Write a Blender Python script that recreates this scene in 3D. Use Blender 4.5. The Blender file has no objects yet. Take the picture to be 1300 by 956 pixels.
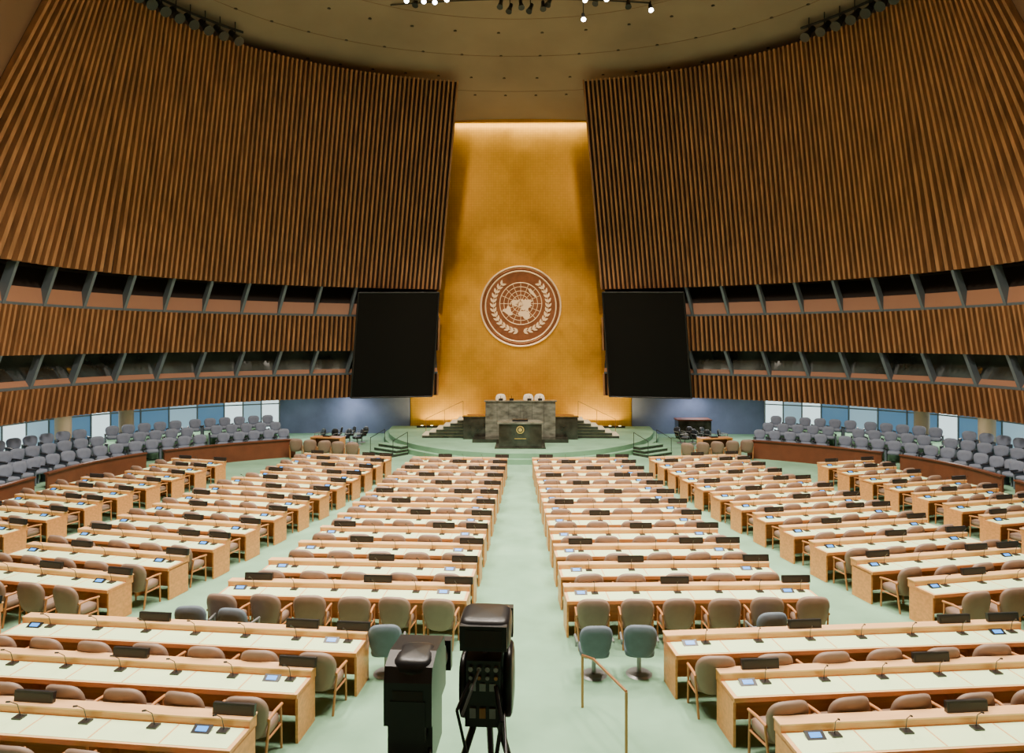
import bpy, math, random
from mathutils import Vector, Matrix
random.seed(7)
S=bpy.context.scene
COL=S.collection
rad=math.radians

# ------------------------------------------------------------- materials
def new_mat(name):
    m=bpy.data.materials.new(name); m.use_nodes=True
    nt=m.node_tree; b=nt.nodes['Principled BSDF']
    return m,nt,b
def mat(name,c,rough=.6,metal=0,emit=0,ecol=None,var=.0,scale=4,stretch=(1,1,1),bump=0,spec=.5,coat=0):
    m,nt,b=new_mat(name)
    b.inputs['Base Color'].default_value=(*c,1)
    b.inputs['Roughness'].default_value=rough
    b.inputs['Metallic'].default_value=metal
    b.inputs['Specular IOR Level'].default_value=spec
    b.inputs['Coat Weight'].default_value=coat
    if emit:
        b.inputs['Emission Color'].default_value=(*(ecol or c),1)
        b.inputs['Emission Strength'].default_value=emit
    if var or bump:
        tc=nt.nodes.new('ShaderNodeTexCoord'); mp=nt.nodes.new('ShaderNodeMapping')
        mp.inputs['Scale'].default_value=stretch
        n=nt.nodes.new('ShaderNodeTexNoise'); n.inputs['Scale'].default_value=scale; n.inputs['Detail'].default_value=6
        nt.links.new(tc.outputs['Object'],mp.inputs['Vector']); nt.links.new(mp.outputs[0],n.inputs['Vector'])
        if var:
            r=nt.nodes.new('ShaderNodeValToRGB')
            r.color_ramp.elements[0].position=.3; r.color_ramp.elements[1].position=.7
            r.color_ramp.elements[0].color=(*[x*(1-var) for x in c],1)
            r.color_ramp.elements[1].color=(*[min(1,x*(1+var)) for x in c],1)
            nt.links.new(n.outputs['Fac'],r.inputs[0]); nt.links.new(r.outputs[0],b.inputs['Base Color'])
        if bump:
            bp=nt.nodes.new('ShaderNodeBump'); bp.inputs['Strength'].default_value=bump
            nt.links.new(n.outputs['Fac'],bp.inputs['Height']); nt.links.new(bp.outputs[0],b.inputs['Normal'])
    return m
M={}
M['slat']=mat('slat_wood',(.38,.175,.072),.5,var=.35,scale=1.2,stretch=(3,3,.3))
M['slatback']=mat('slat_backing',(.035,.015,.008),.85)
M['plainbrown']=mat('brown_panel',(.22,.12,.065),.7,var=.06,scale=.5)
M['ceil']=mat('ceiling_plaster',(.29,.215,.155),.8,var=.16,scale=.25)
M['carpet']=mat('green_carpet',(.215,.39,.255),.95,var=.16,scale=.8,bump=.05,spec=.1)
M['deskwood']=mat('desk_wood',(.72,.30,.09),.4,var=.15,scale=3,stretch=(.6,4,6))
M['ledge']=mat('ledge_maple',(.86,.50,.23),.32,var=.06,scale=3,stretch=(.6,4,4))
M['glow']=mat('lit_glass',(.74,.95,.52),.2,emit=.42,ecol=(.82,1,.55))
M['black']=mat('black_plastic',(.012,.012,.013),.35)
M['screen']=mat('screen_black',(.005,.004,.004),.5,spec=.15)
M['grey']=mat('grey_metal',(.3,.3,.3),.4,metal=.6)
M['blue']=mat('blue_display',(.05,.25,.8),.3,emit=1.0,ecol=(.05,.35,1))
M['taupe']=mat('taupe_leather',(.25,.165,.115),.55,var=.08,scale=5)
M['legwood']=mat('chair_wood',(.48,.20,.065),.4)
M['slate']=mat('slate_fabric',(.12,.155,.19),.8,var=.1,scale=6)
M['seatgrey']=mat('grey_blue_fabric',(.19,.225,.30),.75,var=.1,scale=5)
M['cream']=mat('cream_leather',(.85,.74,.55),.5)
M['redwood']=mat('red_wood',(.17,.05,.022),.4,var=.15,scale=2)
M['bluewall']=mat('blue_wall',(.15,.18,.29),.8,var=.3,scale=.5)
M['mullion']=mat('slate_mullion',(.13,.17,.20),.5)
M['sill']=mat('booth_sill',(.38,.18,.10),.6)
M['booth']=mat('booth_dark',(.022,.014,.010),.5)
M['boothglass']=mat('booth_glass',(.05,.065,.065),.06,spec=.9,var=.8,scale=.5,coat=.5)
M['soffit']=mat('soffit_plaster',(.45,.38,.30),.8)
M['column']=mat('column_wood',(.45,.30,.18),.5)
M['lobbyA']=mat('lobby_glass_bright',(.6,.75,.8),.2,emit=1.5,ecol=(.70,.88,.9))
M['lobbyB']=mat('lobby_glass_blue',(.08,.16,.28),.15,emit=.38,ecol=(.2,.45,.72))
M['lobbyC']=mat('lobby_glass_teal',(.25,.38,.45),.15,emit=.6,ecol=(.45,.7,.85))
M['frame']=mat('steel_frame',(.25,.27,.28),.4,metal=.5)
M['marbledark']=mat('dark_marble',(.030,.030,.022),.2,var=.7,scale=2.2,coat=.2)
M['marble']=mat('green_grey_marble',(.16,.16,.125),.25,var=.6,scale=2.0,stretch=(1,1,2),coat=.2)
M['bronze']=mat('bronze',(.40,.19,.08),.4,metal=.7)
M['copperdisc']=mat('emblem_copper',(.26,.095,.040),.42,metal=.6,var=.2,scale=3)
M['emrelief']=mat('emblem_relief',(.98,.72,.50),.35,metal=.25)
M['emring']=mat('emblem_ring',(.78,.45,.22),.35,metal=.6)
M['lamp']=mat('lamp_glow',(1,1,1),.4,emit=25,ecol=(1,.97,.9))
M['uplamp']=mat('uplight_glow',(1,.8,.4),.4,emit=8,ecol=(1,.75,.35))
M['goldemb']=mat('gold_inlay',(.9,.6,.2),.3,metal=.7)
M['step']=mat('step_stone',(.70,.66,.5),.6)
# gold leaf tile wall
m,nt,b=new_mat('gold_leaf')
b.inputs['Metallic'].default_value=.85
tc=nt.nodes.new('ShaderNodeTexCoord')
mp=nt.nodes.new('ShaderNodeMapping'); mp.inputs['Rotation'].default_value=(rad(90),0,0)
nt.links.new(tc.outputs['Object'],mp.inputs['Vector'])
br=nt.nodes.new('ShaderNodeTexBrick'); br.offset=0
br.inputs['Scale'].default_value=1.0; br.inputs['Brick Width'].default_value=.16; br.inputs['Row Height'].default_value=.16; br.inputs['Mortar Size'].default_value=.006
br.inputs['Color1'].default_value=(1.0,.53,.055,1); br.inputs['Color2'].default_value=(.96,.49,.045,1); br.inputs['Mortar'].default_value=(.78,.36,.03,1)
nt.links.new(mp.outputs[0],br.inputs['Vector'])
no=nt.nodes.new('ShaderNodeTexNoise'); no.inputs['Scale'].default_value=.8; no.inputs['Detail'].default_value=8; no.inputs['Roughness'].default_value=.55
nt.links.new(tc.outputs['Object'],no.inputs['Vector'])
mx=nt.nodes.new('ShaderNodeMixRGB'); mx.blend_type='MULTIPLY'; mx.inputs[0].default_value=.25
rp=nt.nodes.new('ShaderNodeValToRGB'); rp.color_ramp.elements[0].position=.3; rp.color_ramp.elements[0].color=(.6,.5,.36,1); rp.color_ramp.elements[1].position=.65
nt.links.new(no.outputs['Fac'],rp.inputs[0]); nt.links.new(br.outputs['Color'],mx.inputs[1]); nt.links.new(rp.outputs[0],mx.inputs[2])
nt.links.new(mx.outputs[0],b.inputs['Base Color'])
rr=nt.nodes.new('ShaderNodeMapRange'); rr.inputs[3].default_value=.26; rr.inputs[4].default_value=.48
nt.links.new(no.outputs['Fac'],rr.inputs[0]); nt.links.new(rr.outputs[0],b.inputs['Roughness'])
M['gold']=m

# ------------------------------------------------------------- mesh builder
class MB:
    def __init__(s): s.v=[]; s.f=[]; s.fm=[]; s.mats=[]; s.sm=[]; s.T=Matrix.Identity(4)
    def mi(s,k):
        if k not in s.mats: s.mats.append(k)
        return s.mats.index(k)
    def add(s,vs,fs,k,smooth=False):
        o=len(s.v); s.v+=[tuple(s.T@Vector(p)) for p in vs]
        i=s.mi(k)
        for f in fs: s.f.append([o+a for a in f]); s.fm.append(i); s.sm.append(smooth)
    def hexa(s,p,k):
        s.add(p,[(3,2,1,0),(4,5,6,7),(0,1,5,4),(1,2,6,5),(2,3,7,6),(3,0,4,7)],k)
    def box(s,x0,x1,y0,y1,z0,z1,k):
        s.hexa([(x0,y0,z0),(x1,y0,z0),(x1,y1,z0),(x0,y1,z0),(x0,y0,z1),(x1,y0,z1),(x1,y1,z1),(x0,y1,z1)],k)
    def tube(s,p,q,r,k,n=8,r2=None,smooth=True):
        p=Vector(p);q=Vector(q);d=(q-p).normalized(); r2=r if r2 is None else r2
        a=d.orthogonal().normalized(); b=d.cross(a)
        vs=[]
        for c,rr in((p,r),(q,r2)):
            for i in range(n):
                t=2*math.pi*i/n; vs.append(tuple(c+a*rr*math.cos(t)+b*rr*math.sin(t)))
        fs=[(i,(i+1)%n,n+(i+1)%n,n+i) for i in range(n)]
        s.add(vs,fs,k,smooth); s.add(vs,[tuple(reversed(range(n))),tuple(range(n,2*n))],k)
    def path(s,pts,r,k,n=6):
        for a,b in zip(pts,pts[1:]): s.tube(a,b,r,k,n)
    def prism(s,poly,h0,h1,k,axis='z'):
        n=len(poly)
        def P(u,v,h): return (u,v,h) if axis=='z' else ((u,h,v) if axis=='y' else (h,u,v))
        vs=[P(u,v,h0) for u,v in poly]+[P(u,v,h1) for u,v in poly]
        s.add(vs,[tuple(reversed(range(n))),tuple(range(n,2*n))]+[(i,(i+1)%n,n+(i+1)%n,n+i) for i in range(n)],k)
    def ellipsoid(s,c,r,k,e=1.0,nu=14,nv=8):
        f=lambda w:math.copysign(abs(w)**e,w)
        vs=[];fs=[]
        for j in range(nv+1):
            ph=-math.pi/2+math.pi*j/nv
            for i in range(nu):
                t=2*math.pi*i/nu
                vs.append((c[0]+r[0]*f(math.cos(ph))*f(math.cos(t)),c[1]+r[1]*f(math.cos(ph))*f(math.sin(t)),c[2]+r[2]*f(math.sin(ph))))
        for j in range(nv):
            for i in range(nu):
                fs.append((j*nu+i,j*nu+(i+1)%nu,(j+1)*nu+(i+1)%nu,(j+1)*nu+i))
        s.add(vs,fs,k,True)
    def mesh(s,name):
        me=bpy.data.meshes.new(name); me.from_pydata(s.v,[],s.f)
        for k in s.mats: me.materials.append(M[k])
        me.polygons.foreach_set('material_index',s.fm); me.polygons.foreach_set('use_smooth',s.sm)
        me.update(); return me
    def obj(s,name,loc=(0,0,0),rz=0): return place(s.mesh(name),name,loc,rz)
def place(me,name,loc=(0,0,0),rz=0,sc=1):
    o=bpy.data.objects.new(name,me); o.location=loc; o.rotation_euler=(0,0,rz); o.scale=(sc,)*3
    COL.objects.link(o); return o

# ------------------------------------------------------------- camera
cd=bpy.data.cameras.new('camera'); cam=bpy.data.objects.new('camera',cd); COL.objects.link(cam)
cam.location=(.12,0,6.0); cam.rotation_euler=(rad(90),0,.0155)
cd.sensor_width=36; cd.lens=24.0; cd.shift_y=-45/1300; cd.clip_end=300
S.camera=cam

# ------------------------------------------------------------- walls
K=.18; A0=21.0; B0=16.3; CY=27.0; ZT=21.1
def wp(side,u,z,off=0):
    d=K*(z-2.6)
    a=A0-d+off; b=B0-d+off
    if u<=math.pi/2: return (side*a*math.sin(u),CY+b*math.cos(u),z)
    return (side*a,CY-(u-math.pi/2)*20,z)
def arc_params(u0,u1,step,off=0):
    us=[];u=u0
    while u<u1:
        us.append(u)
        if u<math.pi/2: sp=math.hypot((A0+off)*math.cos(u),(B0+off)*math.sin(u))
        else: sp=20
        u+=step/sp
    return us
def ustart(z): return math.asin(.25-(.042)*max(0,(z-9.15))/(ZT-9.15))
UEND=math.pi/2+30/20
UPLAIN=math.pi/2+.6/20
def uw(u,z):
    u0=ustart(2.6); w=max(0,1-(u-u0)/.6); r=u+(ustart(z)-u0)*w
    if z>=9.1: r+=max(0,(u-1.25)/(UPLAIN-1.25))*(ZT-z)/(ZT-9.15)*.22
    return r
def du(u,w):
    sp=math.hypot(A0*math.cos(u),B0*math.sin(u)) if u<math.pi/2 else 20
    return w/sp
bands=[('lower',2.6,3.97,UEND),('middle',5.42,7.45,UEND),('upper',9.15,ZT,UPLAIN)]
for side,sn in((-1,'left'),(1,'right')):
    mb=MB()
    for bn,z0,z1,ue in bands:
        for u in arc_params(ustart(2.6),ue,.28):
            h=du(u,.058)
            q=[]
            for z in(z0,z1):
                ua,ub=uw(u-h,z),uw(u+h,z)
                r=[wp(side,ua,z,-.2),wp(side,ub,z,-.2),wp(side,ub,z,.06),wp(side,ua,z,.06)]
                if side>0: r=[r[1],r[0],r[3],r[2]]
                q+=r
            mb.hexa(q,'slat')
        us=arc_params(ustart(2.6),ue,.6)+[ue]
        if bn=='upper': us+=arc_params(ue+.03,UEND-.3,.6)
        for a,b_ in zip(us,us[1:]):
            k='slatback' if not(bn=='upper' and a>=ue-.001) else 'plainbrown'
            q=[]
            for z in(z0,z1):
                ua,ub=uw(a,z),uw(b_,z)
                q+=[wp(side,ua,z,.05),wp(side,ub,z,.05),wp(side,ub,z,.35),wp(side,ua,z,.35)]
            mb.hexa(q,k)
    mb.obj('wall_'+sn)
    for nm,z0,z1,kind in(('press',7.45,9.15,0),('interpreter',3.97,5.42,1)):
        mb=MB()
        us=arc_params(ustart(2.6),UEND,1.0)+[UEND]
        for a,b_ in zip(us,us[1:]):
            P=lambda u,z,o:wp(side,u,z,o)
            zm=z0+(z1-z0)*.46
            mb.add([P(a,z0,.0),P(b_,z0,.0),P(b_,z0+.12,.0),P(a,z0+.12,.0)],[(0,1,2,3)],'mullion')
            if kind==0:
                mb.add([P(a,z0+.12,.02),P(b_,z0+.12,.02),P(b_,zm,.35),P(a,zm,.35)],[(0,1,2,3)],'sill')
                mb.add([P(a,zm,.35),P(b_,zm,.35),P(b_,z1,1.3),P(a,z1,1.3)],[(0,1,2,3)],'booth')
            else:
                mb.add([P(a,z0+.12,.05),P(b_,z0+.12,.05),P(b_,z0+.35,.3),P(a,z0+.35,.3)],[(0,1,2,3)],'sill')
                mb.add([P(a,z0+.35,.3),P(b_,z0+.35,.3),P(b_,z1,.9),P(a,z1,.9)],[(0,1,2,3)],'boothglass')
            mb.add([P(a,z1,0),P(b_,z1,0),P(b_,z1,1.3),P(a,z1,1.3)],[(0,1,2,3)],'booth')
        for u in arc_params(.52,UEND,2.15):
            h=du(u,.075); t=du(u,.36)
            q=[]
            for z,sh in((z0,t/2),(z1,-t/2)):
                dd=.34 if kind==0 else .3
                q+=[wp(side,u-h+sh,z,-.04),wp(side,u+h+sh,z,-.04),wp(side,u+h+sh,z,dd),wp(side,u-h+sh,z,dd)]
            mb.hexa(q,'mullion')
        mb.obj('window_%s_booth_%s'%(nm,sn))

mb=MB()
outer=[(7.15,44.3),(10,44.3),(13,44.3),(15.7,44.2),(18.6,42.6),(21,40.5),(23,38),(24.4,35),(25,31),(25.2,27)]+[(25.2,27-3*i) for i in range(1,11)]
for side in(-1,1):
    us=arc_params(ustart(2.6),UEND,.8)+[UEND]
    inn=[wp(side,u,2.6,-.05) for u in us]
    out=[wp(side,u,2.6,6.5) for u in us]
    for i in range(len(us)-1):
        mb.add([inn[i],inn[i+1],out[i+1],out[i]],[(0,1,2,3)],'soffit')
mb.obj('trim_soffit')
for side,sn in((-1,'left'),(1,'right')):
    mb=MB()
    pts=[]
    for (x0,y0),(x1,y1) in zip(outer,outer[1:]):
        L=math.hypot(x1-x0,y1-y0)
        n=1 if x1<=15.7 and y0>44 else max(1,round(L/1.3))
        for i in range(n):
            pts.append((x0+(x1-x0)*i/n,y0+(y1-y0)*i/n,(x1<=15.7 and y0>44.1)))
    pts.append((*outer[-1],False))
    seq=['lobbyA','lobbyC','lobbyA','lobbyB','lobbyC','lobbyB','lobbyB','lobbyA','lobbyB','lobbyB','lobbyC']
    c=0
    for (x0,y0,bl),(x1,y1,_) in zip(pts,pts[1:]):
        k='bluewall' if bl else seq[c%len(seq)]
        mb.add([(side*x0,y0,0),(side*x1,y1,0),(side*x1,y1,2.75),(side*x0,y0,2.75)],[(0,1,2,3)],k)
        if not bl:
            c+=1
            mb.tube((side*x0,y0-.05,0),(side*x0,y0-.05,2.75),.05,'frame',6)
            mb.add([(side*x0,y0-.03,1.9),(side*x1,y1-.03,1.9),(side*x1,y1-.03,1.98),(side*x0,y0-.03,1.98)],[(0,1,2,3)],'frame')
    mb.obj('window_lobby_'+sn)
    mb=MB()
    for x,y in((23.2,34.3),(21.9,37.6),(23.9,29),(24,22),(24,15),(24,8)):
        mb.tube((side*x,y,.92),(side*x,y,2.58),.38,'column',20)
    mb.obj('lobby_columns_'+sn)

mb=MB(); mb.box(-7.2,7.2,44.3,44.6,0,20.9,'gold'); mb.obj('wall_gold')
mb=MB(); mb.box(-26,26,44.75,44.9,0,21.5,'slatback')
mb.obj('wall_front')
mb=MB(); mb.box(-26,26,-4.3,-4.0,0,24,'plainbrown'); mb.obj('wall_back')
mb=MB(); mb.box(-26,26,-4.3,45,-.2,0,'carpet'); mb.obj('floor')
mb=MB(); nx,ny=60,60; vs=[];fs=[]
def cz(x,y): return 23.7-3.96*((x/26)**2+(max(0,y-27)/19)**2)
for j in range(ny+1):
    for i in range(nx+1):
        x=-26+52*i/nx; y=-4.3+50.3*j/ny; vs.append((x,y,cz(x,y)))
for j in range(ny):
    for i in range(nx):
        a=j*(nx+1)+i; fs.append((a,a+nx+1,a+nx+2,a+1))
mb.add(vs,fs,'ceil',True); mb.obj('ceiling')
mb=MB()
for r,n in((.52,16),(.62,20),(.72,26),(.8,30)):
    for i in range(n):
        t=rad(-75+150*i/(n-1)); x=26*r*math.sin(t); y=27+19*r*math.cos(t)
        z=cz(x,y); mb.tube((x,y,z-.015),(x,y,z+.1),.09,'booth',10)
mb.obj('ceiling_downlights')
mb=MB()
for r in(.46,.62,.78):
    pts=[]
    for i in range(61):
        t=rad(-90+180*i/60); x=26*r*math.sin(t); y=27+19*r*math.cos(t); pts.append((x,y,cz(x,y)-.005))
    mb.path(pts,.015,'plainbrown',4)
mb.obj('trim_ceiling_joints')

def fixture(mb,x,y,z,dx,dy,glow=False,s=1):
    d=Vector((dx,dy,-1)).normalized(); p=Vector((x,y,z))
    mb.tube(p-d*.28*s,p+d*.05*s,.10*s,'black',10); mb.tube(p+d*.05*s,p+d*.28*s,.12*s,'black',10,r2=.17*s)
    mb.tube(p+Vector((0,0,.1)),(x,y,cz(x,y)-.01),.025,'black',6)
    if glow: mb.tube(p+d*.27*s,p+d*.29*s,.13*s,'lamp',12)
mb=MB()
for px,py in((519,2),(541,3),(555,4),(570,1),(745,3),(743,27),(772,2),(828,16)):
    x=(px-663)/867*34; z=6+(433-py)/867*34+.2
    fixture(mb,x,34,z,0,-.8,True,.9)
for px,py in((638,3),(650,9),(664,4),(676,9),(692,6),(530,0),(760,0),(800,4),(700,1)):
    x=(px-663)/867*34; z=6+(433-py)/867*34
    fixture(mb,x,34.1,z,random.uniform(-.4,.4),-.5,False,.95)
mb.path([(-6.5+13*i/12,34.1,cz(-6.5+13*i/12,34.1)-.07) for i in range(13)],.03,'black',6)
mb.obj('stage_light_rig')
for side in(-1,1):
    mb=MB()
    for i in range(12):
        u=.98+.055*i; x,y,z=wp(side,u,ZT,-.5)
        fixture(mb,x,y,z+.12,-side*.9,-.5,False,1.5)
    mb.path([ (lambda q:(q[0],q[1],ZT+.5))(wp(side,.95+.06*i,ZT,-.45)) for i in range(13)],.07,'black',6)
    mb.obj('spotlight_track')

for side in(-1,1):
    mb=MB()
    f=[(-10.04,40.5,2.64),(-5.41,41.9,2.62),(-4.88,41.1,8.9),(-9.39,39.7,8.8)]
    f=[(side*-x if side>0 else x,y-.3,z) for x,y,z in f]
    b_=[(x,y+.16,z) for x,y,z in f]
    mb.hexa([f[0],f[1],b_[1],b_[0],f[3],f[2],b_[2],b_[3]],'screen')
    for i in range(4): mb.tube(f[i],f[(i+1)%4],.05,'black',6)
    for fx in(.3,.7):
        p=Vector(f[3]).lerp(Vector(f[2]),fx)+Vector((0,.2,-.2)); mb.tube(p,p+Vector((0,.7,0)),.06,'grey')
    mb.obj('display_screen')

# ------------------------------------------------------------- emblem
EY=44.3
mb=MB()
def circ(r,n=64,cx=0,cz_=8.25): return [(cx+r*math.cos(2*math.pi*i/n),cz_+r*math.sin(2*math.pi*i/n)) for i in range(n)]
mb.prism(circ(2.62),EY-.12,EY,'emring','y')
mb.prism(circ(2.28),EY-.16,EY-.05,'copperdisc','y')
def ringt(r,rr,k,y):
    p=[(x,y,z) for x,z in circ(r)]; mb.path(p+[p[0]],rr,k,8)
ringt(2.58,.06,'emrelief',EY-.14); ringt(2.28,.045,'emrelief',EY-.16); ringt(2.42,.09,'copperdisc',EY-.10)
GC=8.42; GR=1.36
for i in range(1,6):
    p=[(x,EY-.17,z) for x,z in circ(GR*i/5,48,0,GC)]; mb.path(p+[p[0]],.018 if i<5 else .03,'emrelief',5)
for i in range(8):
    t=math.pi*i/8+0; c_,s_=math.cos(t)*GR,math.sin(t)*GR
    mb.tube((-c_,EY-.17,GC-s_),(c_,EY-.17,GC+s_),.015,'emrelief',5)
def proj(lat,lon):
    r=(90-lat)/150*GR; t=rad(lon-90); return (r*math.cos(t),GC+r*math.sin(t))
conts=[
 [(71,-156),(70,-128),(68,-110),(68,-95),(62,-94),(58,-93),(52,-80),(62,-76),(58,-65),(52,-56),(46,-62),(42,-71),(35,-76),(26,-81),(30,-90),(26,-97),(18,-95),(20,-88),(15,-84),(9,-80),(16,-98),(24,-108),(32,-116),(40,-124),(50,-127),(59,-140),(58,-156),(65,-166)],
 [(11,-73),(8,-60),(0,-50),(-6,-35),(-22,-41),(-34,-54),(-42,-64),(-54,-68),(-40,-73),(-18,-71),(-5,-81),(4,-77)],
 [(83,-35),(76,-20),(68,-28),(60,-44),(70,-53),(78,-70)],
 [(36,-6),(37,10),(32,20),(31,32),(15,40),(11,51),(-3,40),(-15,40),(-26,33),(-35,20),(-17,12),(0,9),(5,0),(5,-8),(14,-17),(28,-12)],
 [(43,-9),(48,-3),(54,8),(58,8),(62,5),(70,20),(67,42),(69,65),(73,80),(77,105),(72,135),(70,170),(65,178),(60,163),(55,137),(43,132),(38,120),(30,122),(22,112),(10,107),(2,104),(16,97),(22,90),(8,78),(22,70),(26,57),(13,45),(28,34),(37,35),(38,24),(44,13),(43,4),(36,-6)],
 [(-12,131),(-12,142),(-25,153),(-38,147),(-33,135),(-34,116),(-22,114)]]
for c in conts: mb.prism([proj(a,b_) for a,b_ in c],EY-.20,EY-.16,'emrelief','y')
for sgn in(-1,1):
    prev=None
    for i in range(14):
        R=1.68+.012*i
        ang=-math.pi/2+sgn*rad(6+i*10.0)
        cx_,cz2=R*math.cos(ang),8.30+R*math.sin(ang)
        if prev: mb.tube((prev[0],EY-.18,prev[1]),(cx_,EY-.18,cz2),.022,'emrelief',5)
        prev=(cx_,cz2)
        tan=ang+sgn*math.pi/2
        for q in(-1,1):
            la=tan+q*.6; Ln=.36; w=.08
            ux,uz=math.cos(la),math.sin(la); vx,vz=-uz,ux
            poly=[(cx_,cz2),(cx_+ux*Ln*.35+vx*w,cz2+uz*Ln*.35+vz*w),(cx_+ux*Ln*.7+vx*w*.7,cz2+uz*Ln*.7+vz*w*.7),(cx_+ux*Ln,cz2+uz*Ln),(cx_+ux*Ln*.7-vx*w*.7,cz2+uz*Ln*.7-vz*w*.7),(cx_+ux*Ln*.35-vx*w,cz2+uz*Ln*.35-vz*w)]
            mb.prism(poly,EY-.21,EY-.16,'emrelief','y')
mb.obj('wall_emblem')

# ------------------------------------------------------------- stage & rostrum
mb=MB()
def ell(rx,ry,n=72,cy=44.2):
    return [(rx*math.cos(math.pi+math.pi*i/n),cy+ry*math.sin(math.pi+math.pi*i/n)) for i in range(n+1)]
mb.prism(ell(8.6,11.1),0,.25,'carpet'); mb.prism(ell(8.3,10.8),.25,.5,'carpet')
mb.obj('stage_platform')
mb=MB()
mb.box(-1.95,1.95,38.0,38.45,.5,2.62,'marble')
mb.box(-2.02,2.02,37.95,38.6,2.62,2.68,'marble')
mb.box(-3.2,-1.95,38.15,38.5,.5,1.72,'marbledark'); mb.box(1.95,3.2,38.15,38.5,.5,1.72,'marbledark')
mb.box(-3.25,-1.95,38.1,38.7,1.72,1.78,'marbledark'); mb.box(1.95,3.25,38.1,38.7,1.72,1.78,'marbledark')
mb.box(-3.2,3.2,38.5,41.5,.5,1.55,'redwood')
for x in(-1.3,-.65,0,.65,1.3): mb.box(x-.006,x+.006,37.99,38.0,.5,2.62,'marbledark')
mb.box(-2.6,2.6,36.9,38.0,.5,.68,'marbledark')
for x in(-1.1,-.5,.5,1.1):
    mb.tube((x,38.2,2.68),(x,38.15,2.95),.012,'black'); mb.box(x-.12,x+.12,38.25,38.4,2.68,2.78,'black')
mb.obj('presidents_rostrum')
mb=MB()
mb.prism([(-1.1,35.0),(1.1,35.0),(1.1,35.35),(.98,36.2),(-.98,36.2),(-1.1,35.35)],.5,1.75,'marbledark')
mb.prism([(-1.18,34.92),(1.18,34.92),(1.18,35.4),(1.02,36.25),(-1.02,36.25),(-1.18,35.4)],1.75,1.83,'marble')
mb.box(-1.3,1.3,34.8,36.9,.5,.56,'marbledark')
c=circ(.2,24,0,1.45); mb.prism(c,34.96,35.0,'goldemb','y'); mb.prism(circ(.15,24,0,1.45),34.95,34.97,'marbledark','y'); mb.prism(circ(.10,24,0,1.45),34.94,34.96,'goldemb','y')
mb.box(-.3,.3,34.98,35.0,.98,1.01,'goldemb')
mb.box(-.4,.4,35.4,35.8,1.83,1.93,'black')
for x in(-.18,.18): mb.path([(x,35.5,1.9),(x,35.55,2.15),(x,35.75,2.22)],.012,'black')
mb.obj('speaker_rostrum')
for side in(-1,1):
    mb=MB()
    for i in range(6):
        z=.5+(i+1)*.175; x0=5.6-i*.40
        mb.box(min(side*x0,side*3.22),max(side*x0,side*3.22),38.7,40.3,.5 if i==0 else z-.175,z,'step')
        mb.box(min(side*(x0-.02),side*3.22),max(side*(x0-.02),side*3.22),38.66,38.7,z-.175,z-.05,'marbledark')
    mb.obj('rostrum_stairs')
    mb=MB()
    mb.path([(side*5.6,40.35,1.4),(side*3.4,40.35,2.45)],.018,'bronze')
    for t in(0,.5,1):
        x=5.6-2.2*t; mb.tube((side*x,40.35,.5),(side*x,40.35,1.4+1.05*t),.015,'bronze')
    mb.obj('stair_handrail')
    mb=MB()
    for i in range(3):
        mb.box(-.9,.9,-.9+.3*i,0.2,0 if i==0 else .166*i,.166*(i+1)-.03,'marbledark')
        mb.box(-.9,.9,-.93+.3*i,0.2,.166*(i+1)-.03,.166*(i+1),'carpet')
    for x in(-.9,.9):
        mb.path([(x,-.85,0),(x,-.85,.85),(x,.15,1.2),(x,.15,.4)],.018,'black')
    mb.obj('stage_steps',(side*6.75,36.35,0),-side*rad(-38))
    mb=MB()
    mb.box(-.9,.9,-.3,.3,.68,.74,'deskwood'); mb.box(-.9,-.84,-.3,.3,0,.68,'deskwood'); mb.box(.84,.9,-.3,.3,0,.68,'deskwood'); mb.box(-.84,.84,.22,.28,.15,.68,'redwood')
    mb.box(-.25,.15,-.1,.15,.74,.8,'black')
    mb.obj('side_table',(side*10.6,37.4,0),side*.2)
    mb=MB()
    mb.box(min(side*3.5,side*6.6),max(side*3.5,side*6.6),43.25,43.5,.5,.62,'black')
    for i in range(5):
        x=3.8+.62*i; mb.tube((side*x,43.38,.615),(side*x,43.38,.63),.08,'uplamp',12)
    mb.obj('floor_uplight')

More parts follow.
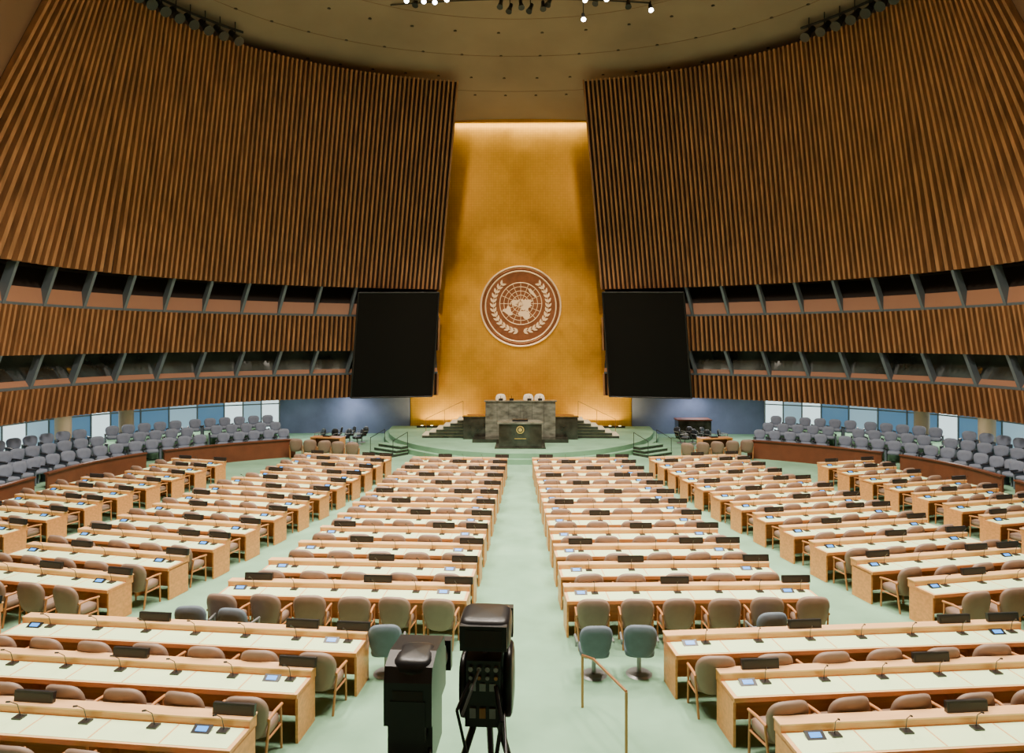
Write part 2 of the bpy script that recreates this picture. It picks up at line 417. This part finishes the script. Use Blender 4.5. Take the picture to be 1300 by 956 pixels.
# ------------------------------------------------------------- chairs
def chair_mesh(name,fab,leg,w=.56,top=.95,kind='delegate',low=.46):
    mb=MB()
    mb.ellipsoid((0,.02,.45),(w/2-.03,.26,.085),fab,.45,18,8)
    n=32; zc=(top+low)/2; hz=(top-low)/2
    f=lambda v,e:math.copysign(abs(v)**e,v)
    def ring(s,yo):
        r=[]
        for i in range(n):
            t=2*math.pi*i/n; x=(w/2)*s*f(math.cos(t),.6); z=zc+hz*s*f(math.sin(t),.66)
            g=(z-low)/(top-low)
            x*=.80+.20*min(1,max(0,g)*1.5)
            y=-.25-.16*(z-.46)+.5*x*x+yo
            r.append((x,y,z))
        return r
    R=[ring(.55,-.06),ring(.88,-.05),ring(1,0),ring(.9,.04),ring(.5,.045)]
    vs=sum(R,[]); fs=[]
    for j in range(4):
        for i in range(n): fs.append((j*n+i,j*n+(i+1)%n,(j+1)*n+(i+1)%n,(j+1)*n+i))
    fs.append(tuple(reversed(range(n)))); fs.append(tuple(range(4*n,5*n)))
    mb.add(vs,fs,fab,True)
    if kind=='delegate':
        for sx in(-1,1):
            x=sx*(w/2-.02)
            mb.tube((x,.22,0),(x,.20,.64),.02,leg,8,r2=.018); mb.tube((sx*(w/2-.06),-.27,0),(x,-.2,.66),.02,leg,8)
            mb.path([(x,.24,.64),(x,.0,.665),(x,-.25,.66)],.024,leg,8)
            mb.tube((x,.21,.36),(sx*(w/2-.05),-.24,.36),.018,leg,6)
        mb.tube((-w/2+.02,.2,.37),(w/2-.02,.2,.37),.018,leg,6)
    elif kind=='pedestal':
        mb.tube((0,0,.03),(0,0,.42),.04,leg,10); mb.tube((0,0,0),(0,0,.03),.24,leg,20,r2=.2)
        for sx in(-1,1):
            mb.path([(sx*w/2,.15,.45),(sx*(w/2+.02),.15,.66),(sx*(w/2+.02),-.22,.68)],.022,leg,8)
    elif kind=='fixed':
        for sx in(-1,1):
            x=sx*(w/2+.01); mb.box(x-.025,x+.025,-.25,.22,0,.6,'slate'); mb.box(x-.035,x+.035,-.22,.24,.6,.64,leg)
    return mb.mesh(name)
CH=chair_mesh('delegate_chair','taupe','legwood',.66,1.04,low=.36)
CS=chair_mesh('slate_chair','slate','grey',.60,1.02,'pedestal',low=.40)
CG=chair_mesh('auditorium_seat','seatgrey','black',.60,.98,'fixed')
CB=chair_mesh('black_chair','black','grey',.54,.92,'pedestal')
CC=chair_mesh('presiding_chair','cream','bronze',.62,1.38,'pedestal')

# ------------------------------------------------------------- desks
DM={}
def desk_mesh(W,n,var=0):
    key=(round(W,2),n,var)
    if key in DM: return DM[key]
    mb=MB(); h=W/2
    for x in [-h+.02,h-.02]+[ -h+W*i/n for i in range(2,n,2)]:
        mb.box(x-.02,x+.02,-.28,.36,0,.70,'deskwood')
    mb.box(-h+.04,h-.04,.30,.33,.08,.70,'deskwood')
    mb.box(-h,h,-.32,.40,.68,.745,'deskwood')
    mb.box(-h,h,-.32,.19,.745,.750,'ledge')
    mb.box(-h+.06,h-.06,-.28,.18,.750,.756,'glow')
    mb.box(-h,h,.20,.40,.745,.84,'deskwood'); mb.box(-h-.01,h+.01,.20,.41,.84,.862,'ledge')
    sp=W/n
    for i in range(n):
        x=-h+sp*(i+.5)
        if i<n-1: mb.box(x+sp/2-.012,x+sp/2+.012,-.27,.18,.756,.760,'ledge')
        mb.box(x+.12,x+.26,.02,.14,.756,.778,'black')
        mx_=x+.19
        mb.path([(mx_,.1,.77),(mx_-.01,.06,.95),(mx_-.03,-.04,1.04)],.006,'black',5)
        mb.tube((mx_-.03,-.04,1.04),(mx_-.045,-.09,1.06),.013,'black',6)
        if (i==0 or i==n-1):
            mb.T=Matrix.Translation((x-.1,.06,.775))@Matrix.Rotation(rad(25),4,'X')
            mb.box(-.13,.13,-.07,.07,-.01,.012,'black'); mb.box(-.08,.08,-.035,.04,.012,.016,'blue')
            mb.T=Matrix.Identity(4)
        if (i+var)%3==0 or i==n-1:
            mb.T=Matrix.Translation((x+sp*.22,.31,.862))@Matrix.Rotation(rad(-8),4,'X')
            mb.box(-.30,.30,-.03,.03,0,.15,'black'); mb.box(-.27,.27,-.034,-.03,.025,.125,'booth')
            mb.T=Matrix.Identity(4)
    DM[key]=mb.mesh('delegate_desk'); return DM[key]
def row(x0,y0,W,n,ang,side,var=0,chairs=True):
    cx=x0+math.cos(ang)*W/2; cy=y0+math.sin(ang)*W/2
    rz=side*ang
    place(desk_mesh(W,n,var),'delegate_desk',(side*cx,cy,0),rz)
    if not chairs: return
    R=Matrix.Rotation(rz,3,'Z')
    for i in range(n):
        lx=-W/2+W/n*(i+.5)
        p=R@Vector((lx+random.uniform(-.04,.04),-.62+random.uniform(-.03,.02),0))
        place(CH,'delegate_chair',(side*cx+p.x,cy+p.y,0),rz+random.uniform(-.1,.1))
for side in(-1,1):
    for i in range(12):
        W=[5.2,4.9,4.7,4.6,4.55,4.5,4.45,4.4,4.35,4.3,4.25,4.2][i]
        row(1.0-.04*i,14.1+1.42*i,W,6 if i==0 else 5,rad(2.5),side,(i+(side>0))%3)
    for i,(x,y) in enumerate([(8.56,14.55),(8.0,15.95),(7.6,17.35),(7.35,18.75),(7.1,20.2),(6.85,21.6),(6.6,23.0),(6.4,24.4),(6.2,25.8),(6.05,27.2),(5.9,28.6),(5.8,30.0)]):
        row(x,y,4.6 if i<8 else 4.2,5,rad(12),side,(i+1+(side>0))%3)
    for i in range(8):
        row(13.9-.17*i,18.6+1.45*i,3.5 if i<5 else 2.7,4 if i<5 else 3,rad(15),side,(i+2)%3)
    row(2.65,11.75,6.6,7,rad(5.5),side,1)
    row(3.2,10.4,6.6,7,rad(5.5),side,0)
    row(3.6,9.0,6.0,6,rad(5.5),side,1)
    row(10.2,12.9,4.6,5,rad(12),side,2)
for x,y,r in((1.40,12.3,.05),(2.22,12.35,-.08),(-2.34,12.3,.1),(-5.3,13.0,-.1),(-6.2,13.1,.1),(4.7,12.95,.1)):
    place(CS,'slate_chair',(x,y,0),r)
for x in(-1.15,.45,1.1): place(CC,'presiding_chair',(x,39.3,1.555),math.pi)
for side in(-1,1):
    for i in range(7):
        place(CB,'black_chair',(side*(9.4+.75*(i%4)),39.2+1.1*(i//4)+.1*(i%2),0),side*-2.2+random.uniform(-.4,.4))
    for i in range(5):
        place(CH,'delegate_chair',(side*(8.3+.8*i),33.7+.28*i,0),-side*.35+random.uniform(-.2,.2))
mb=MB(); mb.box(-1.0,1.0,-.5,.5,.12,1.15,'marbledark'); mb.box(-1.05,1.05,-.55,.55,1.15,1.22,'redwood')
for x in(-.9,.9):
    for y in(-.4,.4): mb.box(x-.05,x+.05,y-.05,y+.05,0,.12,'black')
mb.obj('wooden_cabinet',(10.6,42.2,0))

# ------------------------------------------------------------- perimeter tiers
def ep(side,off,u):
    a=18.2+off;b_=10.8+off
    if u<=math.pi/2: return (side*a*math.sin(u),27+b_*math.cos(u))
    return (side*a,27-(u-math.pi/2)*20)
tiers=[(0,1.55,.35),(1.55,2.65,.62),(2.65,6.2,.9)]
ub=rad(40); ue=math.pi/2+.5
for side,sn in((-1,'left'),(1,'right')):
    mb=MB(); N=40
    for o0,o1,z in tiers:
        for i in range(N):
            ua=ub+(ue-ub)*i/N; uc=ub+(ue-ub)*(i+1)/N
            q=[]
            for zz in(0,z): q+=[(*ep(side,o0,ua),zz),(*ep(side,o0,uc),zz),(*ep(side,o1,uc),zz),(*ep(side,o1,ua),zz)]
            mb.hexa(q,'carpet')
    mb.obj('seating_tier_'+sn)
    mb=MB()
    for i in range(N):
        if i in(13,14,27): continue
        ua=ub+(ue-ub)*i/N; uc=ub+(ue-ub)*(i+1)/N
        for (oa,ob,za,zb,k) in((-.08,-.005,0,.88,'redwood'),(-.14,.06,.88,.94,'redwood')):
            q=[]
            for zz in(za,zb): q+=[(*ep(side,oa,ua),zz),(*ep(side,oa,uc),zz),(*ep(side,ob,uc),zz),(*ep(side,ob,ua),zz)]
            mb.hexa(q,k)
    mb.obj('wooden_parapet_'+sn)
    for o,z in((.95,.35),(2.1,.62),(3.2,.9)):
        for b0,b1 in((41,53),(56,69),(72,90),(90.5,110)):
            u=rad(b0)
            while u<rad(b1):
                x,y=ep(side,o,u); x2,y2=ep(side,o,u+.01)
                tx,ty=x2-x,y2-y
                nx_,ny_=-ty,tx
                if nx_*(-x)+ny_*(27-y)<0: nx_,ny_=-nx_,-ny_
                a1=math.atan2(ny_,nx_)
                place(CG,'auditorium_seat',(x,y,z+.003),a1-math.pi/2+side*.35)
                sp=math.hypot((18.2+o)*math.cos(min(u,math.pi/2)),(10.8+o)*math.sin(u)) if u<math.pi/2 else 20
                u+=.74/sp

# ------------------------------------------------------------- TV cameras on platform
mb=MB()
mb.box(-2.6,2.6,3.6,6.5,1.55,1.75,'booth')
for x in(-2.5,2.5):
    for y in(3.7,6.4): mb.box(x-.06,x+.06,y-.06,y+.06,0,1.55,'black')
mb.obj('camera_platform')
def tvcam(name,x,y,ztop,style):
    mb=MB(); base=1.755; z=ztop-base
    zc=z-.62
    mb.tube((0,0,zc-.25),(0,0,zc-.05),.09,'grey',12)
    for a in(90,210,330):
        mb.tube((.06*math.cos(rad(a)),.06*math.sin(rad(a)),zc-.2),(.5*math.cos(rad(a)),.5*math.sin(rad(a)),0.01),.03,'black',8)
    mb.box(-.13,.13,-.3,.3,zc-.05,zc,'black')
    mb.box(-.14,.14,-.35,.3,zc,zc+.30,'black')
    mb.tube((0,.3,zc+.16),(0,.75,zc+.16),.12,'black',20,r2=.15)
    mb.box(-.17,.17,.75,.85,zc+.02,zc+.30,'black')
    mb.path([(0,.2,zc+.3),(0,.2,zc+.37),(0,-.2,zc+.37),(0,-.2,zc+.3)],.02,'grey')
    if style==0:
        mb.ellipsoid((0,-.12,zc+.48),(.215,.22,.14),'black',.4,24,10)
        mb.box(-.19,.19,-.36,-.3,zc+.38,zc+.58,'black')
        mb.box(-.15,.15,-.365,-.36,zc+.41,zc+.55,'booth')
        mb.ellipsoid((-.17,-.1,zc+.02),(.045,.22,.26),'black',.5,16,8)
        mb.ellipsoid((.19,-.08,zc+.04),(.045,.2,.28),'black',.5,16,8)
        mb.box(-.15,.15,-.34,-.1,zc-.24,zc,'black')
        for i in range(4):
            mb.tube((-.10+.068*i,-.375,zc+.24),(-.10+.068*i,-.34,zc+.24),.02,'grey',10)
            mb.tube((-.10+.068*i,-.375,zc+.17),(-.10+.068*i,-.34,zc+.17),.016,'bronze' if i%2 else 'grey',10)
        for i in range(3):
            mb.box(-.11+.08*i,-.06+.08*i,-.36,-.35,zc+.06,zc+.12,'grey')
            mb.box(-.11+.08*i,-.06+.08*i,-.36,-.34,zc-.16,zc-.08,'bronze' if i==1 else 'grey')
        mb.path([(.1,-.35,zc+.1),(.16,-.5,zc-.1),(.1,-.5,zc-.5),(0,-.3,zc-.9),(.1,-.2,.02)],.018,'black')
        mb.path([(-.1,-.35,zc+.15),(-.2,-.45,zc-.05),(-.12,-.45,zc-.4),(-.05,-.3,zc-.8),(0,-.2,.02)],.014,'black')
        mb.path([(-.03,-.37,zc+.24),(-.08,-.46,zc+.12),(-.16,-.42,zc-.1)],.012,'grey')
    else:
        mb.box(-.19,.19,-.34,.34,zc+.1,zc+.44,'black')
        mb.prism([(-.34,zc+.44),(.30,zc+.44),(.26,zc+.56),(-.12,zc+.60),(-.30,zc+.55)],-.19,.19,'black','x')
        mb.ellipsoid((.02,-.12,zc+.50),(.16,.2,.11),'black',.5,20,8)
        mb.box(-.12,.12,-.345,-.34,zc+.2,zc+.38,'booth')
        mb.box(-.18,.18,-.25,.2,zc-.25,zc+.12,'black')
    mb.tube((.15,-.2,zc-.1),(.22,-.75,zc-.3),.014,'black'); mb.tube((.22,-.75,zc-.3),(.24,-.88,zc-.34),.024,'black')
    mb.obj(name,(x,y,base),-.05)
tvcam('television_camera',-.18,5.85,3.74,0)
tvcam('television_camera',-.76,5.65,3.51,1)

mb=MB()
mb.path([(1.1,11.2,0),(1.1,11.2,.85),(1.25,10.9,.93),(1.62,9.9,.93),(1.62,9.9,0)],.022,'bronze',8)
mb.obj('aisle_handrail')

mb=MB(); mb.box(-20.3,20.3,-4,.9,4.1,4.35,'soffit'); mb.obj('gallery_floor')
mb=MB(); mb.box(-20.3,20.3,.9,1.0,4.1,5.15,'plainbrown'); mb.box(-20.3,20.3,.85,1.05,5.15,5.2,'redwood'); mb.obj('gallery_parapet')

# ------------------------------------------------------------- lights
def area(name,loc,size,power,col=(1,.86,.70),rot=(0,0,0),sy=None,spread=None):
    l=bpy.data.lights.new(name,'AREA'); l.energy=power; l.color=col; l.size=size
    if sy: l.shape='RECTANGLE'; l.size_y=sy
    else: l.shape='DISK'
    if spread: l.spread=spread
    o=bpy.data.objects.new(name,l); o.location=loc; o.rotation_euler=rot; COL.objects.link(o); return o
for i in range(10):
    t=2*math.pi*i/10; x=9.5*math.sin(t); y=19.5+10*math.cos(t)
    area('overhead_fill_light',(x,y,21.5),2.2,1150,(1,.88,.74),spread=rad(108))  # unseen fill lights added above the view to light the hall, no fixtures
area('overhead_fill_light',(0,20,22.5),3,1150,(1,.88,.74),spread=rad(108))
for side in(-1,1): area('overhead_fill_light',(side*6,22,21.8),2.5,850,(1,.80,.60))  # two more added fills, wider and warmer
area('gold_wall_washer',(0,43.5,20.35),8.8,420,(1,.84,.45),(rad(-10),0,0),.3)
for side in(-1,1):
    area('gold_uplight',(side*5.0,43.36,.65),3.0,300,(1,.76,.36),(rad(180+12),0,0),.15)
    for u in(.65,.95,1.2,1.45,1.8):
        x,y,z=wp(side,u,2.6,1.6); area('soffit_fill_light',(x,y,2.5),1.2,75,(1,.95,.88))  # fill lights added to brighten the shaded zone under the soffit
    area('soffit_fill_light',(side*11,43,2.5),1.5,90,(.9,.92,1))
def spot(name,loc,tgt,power,ang,col=(1,.80,.48),blend=.8):
    l=bpy.data.lights.new(name,'SPOT'); l.energy=power; l.color=col; l.spot_size=rad(ang); l.spot_blend=blend; l.shadow_soft_size=.2
    o=bpy.data.objects.new(name,l); o.location=loc; o.rotation_euler=(Vector(tgt)-Vector(loc)).to_track_quat('-Z','Y').to_euler(); COL.objects.link(o)
spot('stage_spot',(3,34,21.5),(.3,44,6.0),6500,30,blend=1)
spot('stage_spot',(-3,34,21.5),(-.3,44,8.5),6500,34,blend=1)
spot('stage_spot',(0,34,21.5),(0,38,2),2500,26)
spot('stage_spot',(-3,20,20),(-3.5,44.3,4.5),8000,26,blend=1)
spot('stage_spot',(3,20,20),(3.5,44.3,4.5),8000,26,blend=1)
w=bpy.data.worlds.new('world'); S.world=w; w.use_nodes=True
w.node_tree.nodes['Background'].inputs[0].default_value=(.9,.8,.7,1); w.node_tree.nodes['Background'].inputs[1].default_value=.05
